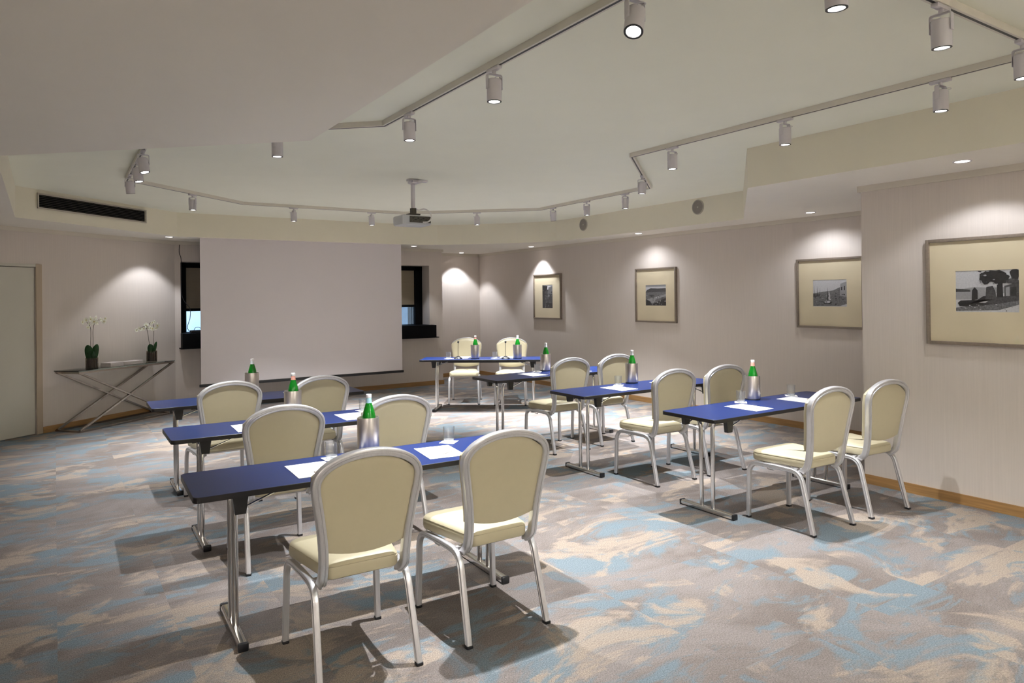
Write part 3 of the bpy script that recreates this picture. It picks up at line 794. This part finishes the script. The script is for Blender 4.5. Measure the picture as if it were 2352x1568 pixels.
# ------------------------------------------------------------------ banquet chair (origin on the floor at its centre, faces +Y)
def yprof(z):
    pts = [(.40, -.165), (.45, -.205), (.52, -.222), (.62, -.235), (.75, -.252), (.86, -.266), (.98, -.284)]
    for (a, ya), (c, yc) in zip(pts, pts[1:]):
        if z <= c: return ya + (yc - ya) * max(0, (z - a)) / (c - a)
    return pts[-1][1]
BACK = [(.185, .45), (.184, .50), (.188, .58), (.198, .66), (.211, .74), (.222, .80), (.2265, .835), (.2265, .86), (.219, .885), (.201, .909), (.171, .931), (.125, .951), (.065, .965), (0, .9695)]
def make_chair(label):
    t = thing('banquet_chair', label, 'chair', group='cream banquet chairs around the blue tables')
    # seat cushion
    def plan(inset, z):
        hw1, hw0, yf, yr = .224 - inset, .168 - inset, .238 - inset, -.196 + inset
        cs = []
        for (cx, cy, r, a0) in ((hw1 - .055, yf - .055, .055, 0), (-hw1 + .055, yf - .055, .055, 90), (-hw0 + .035, yr + .035, .035, 180), (hw0 - .035, yr + .035, .035, 270)):
            for j in range(7):
                a = R(a0 + 15 * j); cs.append((cx + r * math.cos(a), cy + r * math.sin(a), z))
        return cs
    b = new(); rings = []
    for ins, z in ((.045, .424), (.012, .424), (.003, .430), (0, .440), (0, .472), (.0035, .4775), (.0015, .481), (.006, .489), (.018, .496), (.045, .501), (.09, .504), (.15, .5055)):
        rings.append([b.verts.new(c) for c in plan(ins, z)])
    for a, c in zip(rings, rings[1:]):
        for j in range(len(a)): b.faces.new((a[j], a[(j + 1) % len(a)], c[(j + 1) % len(a)], c[j]))
    b.faces.new(rings[0]); b.faces.new(rings[-1])
    build('seat', b, 'cream_leather', t)
    # backrest shell
    b = new(); NU, NV = 14, 18
    def hw(z):
        for (wa, za), (wb_, zb_) in zip(BACK, BACK[1:]):
            if z <= zb_: return wa + (wb_ - wa) * max(0, (z - za)) / (zb_ - za)
        return 0
    def shell(ztop, out, y0, y1, bulge, zdrop):
        F, G = [], []
        for j in range(NV + 1):
            v = (j / NV) ** .85; f, g = [], []
            for i in range(NU + 1):
                s = math.sin((-1 + 2 * i / NU) * PI / 2)
                z = (.532 + .028 * s * s) * (1 - v) + (ztop - zdrop * abs(s) ** 2.3) * v
                x = s * (max(hw(min(z, .86)), .12) + out)
                e = min(1, (1 - abs(s)) / .13) ** .5 * min(1, v / .07) ** .5 * min(1, (1 - v) / .06) ** .5
                f.append(b.verts.new((x, yprof(z) + y1 + bulge * e, z))); g.append(b.verts.new((x, yprof(z) + y0 - (.006 * e if y0 < 0 else 0), z)))
            F.append(f); G.append(g)
        for j in range(NV):
            for i in range(NU):
                b.faces.new((F[j][i], F[j][i + 1], F[j + 1][i + 1], F[j + 1][i])); b.faces.new((G[j][i], G[j + 1][i], G[j + 1][i + 1], G[j][i + 1]))
            for i in (0, NU): b.faces.new((F[j][i], F[j + 1][i], G[j + 1][i], G[j][i]))
        for i in range(NU):
            for j in (0, NV): b.faces.new((F[j][i], F[j][i + 1], G[j][i + 1], G[j][i]))
    shell(.9555, -.012, -.004, .0205, 0.0, .085)      # panel set inside the hoop, seen from behind
    shell(.976, .0125, .0195, .034, .022, .088)       # front cushion, as wide as the hoop
    build('backrest', b, 'cream_leather', t)
    # aluminium hoop
    half = [(x, yprof(z), z) for x, z in BACK]
    low = [(.176, -.150, .405), (.181, -.172, .414), (.184, -.192, .432)]
    pts = low + half
    full = [Vector(p) for p in pts] + [Vector((-p[0], p[1], p[2])) for p in pts[-2::-1]]
    b = new(); sweep(b, spline(full, 4), rrect(.0190, .0180, .006, 3, .0055), (0, 1, 0)); build('back_frame', b, 'aluminium', t)
    # legs
    sec = rrect(.0138, .0143, .005, 3, .0042)
    for s in (-1, 1):
        b = new(); sweep(b, fillet([(s * .229, .253, .010), (s * .219, .247, .402), (s * .211, .03, .408)], .085, 8), sec, (1, 0, 0)); lg = build('leg', b, 'aluminium', t)
        b = new(); box(b, (s * .2292, .2532, .007), (.031, .032, .014), bevel=.003); build('foot_glide', b, 'black_plastic', lg)
        b = new(); sweep(b, fillet([(s * .211, .03, .408), (s * .209, -.168, .407), (s * .221, -.270, .010)], .075, 8), sec, (1, 0, 0)); lg = build('leg', b, 'aluminium', t)
        b = new(); box(b, (s * .2213, -.2708, .007), (.031, .034, .014), bevel=.003); build('foot_glide', b, 'black_plastic', lg)
    for y in (.14, -.12):
        b = new(); box(b, (0, y, .412), (.41, .025, .018)); build('cross_member', b, 'aluminium', t, smooth=False)
    b = new(); tube(b, fillet([(-.207, .10, .398), (-.207, .10, .378), (-.207, .045, .378), (-.207, .045, .398)], .008, 3), .003, 6)
    build('linking_hook', b, 'aluminium', t)
    return t
U8 = Vector((math.cos(R(-37.8)), math.sin(R(-37.8)), 0)); V8 = Vector((math.sin(R(-37.8)), -math.cos(R(-37.8)), 0)); O8 = Vector((4.648, 9.45, 0))
def t8(u, v): return O8 + U8 * u + V8 * v
CO = t8(.52, -.44); CP = t8(1.24, -.36)
chairs = [(1.124, 3.105, -1.4, 'nearest chair, seen from behind at the left end of the front left table'),
 (1.815, 3.099, -.3, 'chair at the right half of the front left table, empty seat facing away'),
 (1.168, 4.579, -.6, 'left chair of the middle left table, seat hidden behind the front table top'),
 (1.89, 4.552, .1, 'right chair of the middle left table, behind the largest bottle cooler'),
 (1.142, 6.103, 3.0, 'left chair of the farthest left table, in front of the screen edge'),
 (1.839, 6.031, 5.0, 'right chair of the farthest left table, in front of the screen centre'),
 (4.445, 3.07, -1.5, 'left chair of the front right table, all four legs showing'),
 (5.134, 3.051, -3.6, 'rightmost chair, standing next to the projecting wall'),
 (4.484, 4.55, -1.0, 'left chair of the middle right table'),
 (5.121, 4.524, -3.4, 'right chair of the middle right table, partly behind the front right table'),
 (4.499, 6.025, -.6, 'left chair of the farthest right table'),
 (5.154, 6.047, -1.2, 'right chair of the farthest right table, behind a bottle cooler'),
 (CO.x, CO.y, 145.0, 'left chair behind the slanted head table, facing the room'),
 (CP.x, CP.y, 143.0, 'right chair behind the slanted head table, facing the room')]
ch0 = None
for x, y, a, lab in chairs:
    if ch0 is None:
        ch0 = make_chair(lab); ch0.location = (x, y, 0); ch0.rotation_euler = (0, 0, R(a))
    else: dup(ch0, (x, y, 0), R(a), lab)

# ------------------------------------------------------------------ folding seminar table (origin floor centre, long axis X)
TL, TW, TZ = 1.82, .524, .74
def make_table(label):
    t = thing('folding_table', label, 'table', group='blue folding seminar tables')
    out = []
    for cx, cy, a0 in ((TL / 2 - .03, TW / 2 - .03, 0), (-TL / 2 + .03, TW / 2 - .03, 90), (-TL / 2 + .03, -TW / 2 + .03, 180), (TL / 2 - .03, -TW / 2 + .03, 270)):
        for j in range(6): out.append((cx + .03 * math.cos(R(a0 + 18 * j)), cy + .03 * math.sin(R(a0 + 18 * j))))
    b = new(); prism(b, [(x * .9985, y * .996) for x, y in out], TZ - .0255, TZ); build('tabletop', b, 'blue_laminate', t, smooth=False)
    b = new(); n = len(out)
    A = [b.verts.new((x, y, TZ - .0265)) for x, y in out]; B = [b.verts.new((x, y, TZ - .001)) for x, y in out]
    Ci = [b.verts.new((x * .9975, y * .9935, TZ + .0004)) for x, y in out]; Di = [b.verts.new((x * .99, y * .98, TZ - .0265)) for x, y in out]
    for i in range(n):
        j = (i + 1) % n
        b.faces.new((A[i], A[j], B[j], B[i])); b.faces.new((B[i], B[j], Ci[j], Ci[i])); b.faces.new((Di[i], Di[j], A[j], A[i]))
    build('edge_band', b, 'table_edge', t)
    LX = TL / 2 - .206
    for s in (-1, 1):
        b = new()
        for e in (-1, 1):
            tube(b, fillet([(s * LX, e * .20, .688), (s * LX, e * .085, .690), (s * LX, e * .057, .645), (s * LX, e * .054, .03)], .035, 8), .0155, 14, ref=(1, 0, 0))
        tube(b, [(s * LX, -.21, .690), (s * LX, .21, .690)], .008, 10, ref=(1, 0, 0))
        lg = build('leg', b, 'chrome', t)
        b = new(); sweep(b, [(s * LX, -.245, .020), (s * LX, .245, .020)], [(a, c) for a, c in rrect(.0180, .0225, .011, 4)], (0, 0, 1)); build('foot_bar', b, 'chrome', lg)
        b = new(); box(b, (s * LX, 0, .0035), (.036, .49, .007)); build('foot_strip', b, 'black_plastic', lg, smooth=False)
        for e in (-1, 1):
            b = new(); box(b, (s * LX, e * .2505, .0210), (.049, .020, .042), bevel=.007); build('end_cap', b, 'black_plastic', lg)
        b = new()
        for e in (-1, 1):
            q = [(-.036, TZ - .0266), (.036, TZ - .0266), (.024, .625), (-.024, .625)]
            f1 = [b.verts.new((s * LX + x, e * .205 - .017, z)) for x, z in q]; f2 = [b.verts.new((s * LX + x, e * .205 + .017, z)) for x, z in q]
            b.faces.new(f1); b.faces.new(f2[::-1])
            for i in range(4): b.faces.new((f1[i], f1[(i + 1) % 4], f2[(i + 1) % 4], f2[i]))
            o = build('bracket', b, 'black_plastic', t, smooth=False); b = new()
        b.free()
        for e in (-1, 1):
            b = new(); tube(b, [(s * (LX - .02), e * .185, .645), (s * (LX - .20), e * .185, TZ - .030)], .0048, 8); build('brace', b, 'chrome', t)
    b = new()
    for e in (-1, 1): box(b, (0, e * .14, TZ - .038), (1.2, .02, .022))
    build('under_rail', b, 'black_plastic', t, smooth=False)
    return t
tabs = {}
for k, x, y, a, lab in ((1, .52838, 3.911, -1.93, 'front left table, its left end in dark shade'), (2, .61618, 5.38725, -.87, 'middle table of the left column'), (3, .66837, 6.9165, -1.09, 'farthest table of the left column, close to the screen'),
                   (5, 3.87161, 3.84782, -.32, 'front table of the right column, beside the projecting wall'), (6, 3.87822, 5.30749, -.02, 'middle table of the right column'), (7, 3.87537, 6.76073, 1.2, 'farthest table of the right column'),
                   (8, 4.648, 9.45, -37.8, 'head table set slantwise in the far corner with two microphones')):
    u = Vector((math.cos(R(a)), math.sin(R(a)), 0)); v = Vector((u.y, -u.x, 0))
    c = Vector((x, y, 0)) + u * TL / 2 + v * TW / 2
    if not tabs: t = make_table(lab); t.location = c; t.rotation_euler = (0, 0, R(a)); tb0 = t
    else: t = dup(tb0, c, R(a), lab)
    tabs[k] = t

# ------------------------------------------------------------------ things on the tables
def make_cooler(label):
    t = thing('bottle_cooler', label, 'bottle cooler', group='steel bottle coolers on the tables')
    b = new(); lathe(b, [(0, 0), (.058, 0), (.0612, .003), (.0625, .008), (.0625, .196), (.0615, .2), (.0585, .2), (.0575, .197), (.0575, .010), (0, .010)], 48, cap=False); build('steel_wall', b, 'steel', t)
    b = new(); lathe(b, [(.0628, .006), (.0628, .012), (.0622, .013), (.0622, .005)], 48, cap=False); build('base_ring', b, 'black_plastic', t)
    return t
def make_bottle(label, lm, cm='cap_white'):
    t = thing('water_bottle', label, 'bottle', group='green glass water bottles in steel coolers')
    outp = [(0, .003), (.022, 0), (.033, .002), (.0375, .010), (.0380, .12), (.0380, .180), (.0365, .200), (.0300, .228), (.0225, .252), (.0165, .272), (.0145, .285), (.0142, .302), (.0125, .304)]
    inn = [(.0105, .304), (.0115, .285), (.0138, .272), (.0198, .252), (.0272, .228), (.0335, .200), (.0350, .180), (.0350, .12), (.0345, .014), (0, .010)]
    b = new(); lathe(b, outp + inn, 28, cap=False); build('glass_body', b, 'green_glass', t)
    b = new(); lathe(b, [(.0176, .270), (.0153, .284), (.0150, .298), (.0147, .2985), (.0147, .284), (.0170, .270)], 28, cap=False); build('neck_label', b, lm, t)
    b = new(); lathe(b, [(.0152, .299), (.0158, .302), (.0158, .317), (.0145, .320), (0, .3205)], 24, cap=False); build('cap', b, cm, t)
    return t
def make_tumbler(label):
    t = thing('water_glass', label, 'glass', group='water tumblers on the tables')
    b = new(); lathe(b, [(0, .001), (.030, 0), (.0330, .003), (.0355, .092), (.0345, .0935), (.0335, .092), (.0312, .022), (.027, .018), (0, .0165)], 36, cap=False); build('tumbler', b, 'clear_glass', t)
    b = new(); lathe(b, [(0, .0025), (.0300, .0025), (.0312, .005), (.0306, .0175), (.026, .0168), (0, .0155)], 32, cap=False); build('thick_base', b, 'glass_base', t)
    return t
def make_coaster(label):
    b = new(); box(b, (0, 0, .0007), (.095, .095, .0012)); o = build('coaster', b, 'paper', smooth=False)
    return tag(o, label, 'coaster', 'white paper coasters under the glasses')
def make_paper(label):
    b = new(); box(b, (0, 0, .0012), (.212, .298, .0022)); o = build('notepad', b, 'paper', smooth=False)
    return tag(o, label, 'notepad', 'white notepads on the tables')
def make_pen(label):
    t = thing('pen', label, 'pen', group='pens on the notepads')
    b = new(); tube(b, [(-.055, 0, .0045), (.055, 0, .0045)], .0040, 10, ref=(0, 0, 1)); build('barrel', b, 'pen_body', t)
    b = new(); lathe(b, [(.004, 0), (.0008, .012)], 10, M=Matrix.Translation((.055, 0, .0045)) @ Matrix.Rotation(PI / 2, 4, 'Y')); build('tip', b, 'black_plastic', t)
    return t
first = {}
def put(kind, maker, x, y, z, rz, lab, *a):
    if kind not in first:
        o = maker(lab, *a); o.location = (x, y, z); o.rotation_euler = (0, 0, rz); first[kind] = o; return o
    return dup(first[kind], (x, y, z), rz, lab)
Z0 = TZ + .0005
cool = [(1.508, 3.83, 'label_blue', 'on the front left table, nearest and largest', 'blue'), (1.49, 5.29, 'label_pink', 'on the middle left table', 'pink'), (1.545, 6.83, 'label_white', 'on the farthest left table, against the screen', 'white'),
        (4.89, 3.80, 'label_pink', 'on the front right table', 'pink'), (4.872, 5.245, 'label_white', 'on the middle right table', 'white'), (4.883, 6.74, 'label_white', 'on the farthest right table', 'white'),
        (*t8(.78, .33).xy, 'label_pink', 'left of the two on the slanted head table', 'pink'), (*t8(1.39, .33).xy, 'label_white', 'right of the two on the slanted head table', 'white')]
for x, y, lm, wh, cn in cool:
    put('c', make_cooler, x, y, Z0, rnd.uniform(0, 6), 'brushed steel bottle cooler ' + wh)
    o = put('b' + lm, make_bottle, x + .004, y - .003, Z0 + .011, rnd.uniform(0, 6), 'green bottle with %s neck label, ' % cn + wh, lm)
gl = [(1.276, 3.785, 'on the front left table, left of its cooler'), (2.01, 3.79, 'at the right end of the front left table'), (2.033, 5.262, 'behind the largest green bottle, on the middle left table'),
      (4.68, 3.752, 'left of the cooler on the front right table'), (5.328, 3.74, 'right of the cooler on the front right table'), (4.634, 5.183, 'on the middle right table'), (4.731, 6.70, 'on the farthest right table'),
      (*t8(.386, .30).xy, 'at the left end of the slanted head table'), (*t8(1.06, .27).xy, 'between the coolers on the slanted head table')]
for i, (x, y, wh) in enumerate(gl):
    a = [0.0, .75, .1, .7, .75, .7, .7, .2, .2][i]
    put('co', make_coaster, x, y, Z0, a, 'white paper coaster under the tumbler ' + wh)
    put('g', make_tumbler, x, y, Z0 + .0015, rnd.uniform(0, 6), 'clear water tumbler ' + wh)
pp = [(1.11, 3.60, R(-2), 'on the left half of the front left table'), (1.835, 3.575, R(-8), 'on the right half of the front left table'), (1.13, 5.05, R(-2), 'on the left half of the middle left table'), (1.875, 5.045, R(-2), 'on the right half of the middle left table'),
      (1.155, 6.57, R(-2), 'on the left half of the farthest left table'), (1.905, 6.59, R(-3), 'on the right half of the farthest left table'),
      (4.51, 3.542, R(1), 'on the left half of the front right table'), (5.17, 3.545, R(2), 'on the right half of the front right table'), (4.486, 5.01, R(2), 'on the left half of the middle right table'), (5.13, 5.01, R(1), 'on the right half of the middle right table'),
      (4.53, 6.505, R(1), 'on the left half of the farthest right table'), (5.16, 6.49, R(1), 'on the right half of the farthest right table'),
      (*t8(.56, .15).xy, R(-38), 'behind the left microphone of the head table'), (*t8(1.23, .15).xy, R(-38), 'behind the right microphone of the head table')]
for i, (x, y, a, wh) in enumerate(pp):
    put('p', make_paper, x, y, Z0, a, 'white notepad ' + wh)
    if i in (0, 1, 6, 7, 8): put('pen', make_pen, x + .03, y - .05, Z0 + .0025, a + R(38), 'slim grey pen lying on the notepad ' + wh)
def make_mic(label):
    t = thing('table_microphone', label, 'microphone', group='gooseneck microphones on the head table')
    b = new(); lathe(b, [(0, 0), (.060, 0), (.062, .006), (.05, .020), (.028, .030), (.012, .038), (0, .039)], 32, cap=False); build('base', b, 'black_plastic', t)
    b = new(); tube(b, spline([(0, 0, .03), (0, .0, .10), (0, -.006, .17), (0, -.02, .225)], 6), .0035, 8); build('gooseneck', b, 'black_plastic', t)
    b = new(); r_ = bmesh.ops.create_uvsphere(b, u_segments=16, v_segments=10, radius=.0135); bmesh.ops.scale(b, vec=(1, 1, 1.35), verts=r_['verts']); bmesh.ops.translate(b, vec=(0, -.022, .238), verts=r_['verts']); build('head', b, 'black_plastic', t)
    return t
p = t8(.53, .315); put('m', make_mic, p.x, p.y, Z0, R(142), 'left black gooseneck microphone on the head table')
p = t8(1.22, .34); put('m', make_mic, p.x, p.y, Z0, R(142), 'right black gooseneck microphone on the head table')

# two unseen fill lights, added to brighten the ceiling, shining up
for x, p in ((-1.9, 950), (3.0, 1250)): spot_lamp((x, -1.9, .9), (0, .05, 1), p, R(96), .8, SPOT_COL, .2)
# ------------------------------------------------------------------ fill lamps added out of view just below the low ceiling, without fixtures
for x, y, p in ((-1.9, 3.6, .5), (-1.2, -.8, 1.0), (-1.6, 6.8, .6), (.2, -1.8, 1.0), (3.2, -2.2, 1.2)):
    spot_lamp((x, y, H1 - .02 if x < 1.2 else H1 - .02), (0, 0, -1), REAR_FILL_W * p, R(120), .6, DOWN_COL, .05)
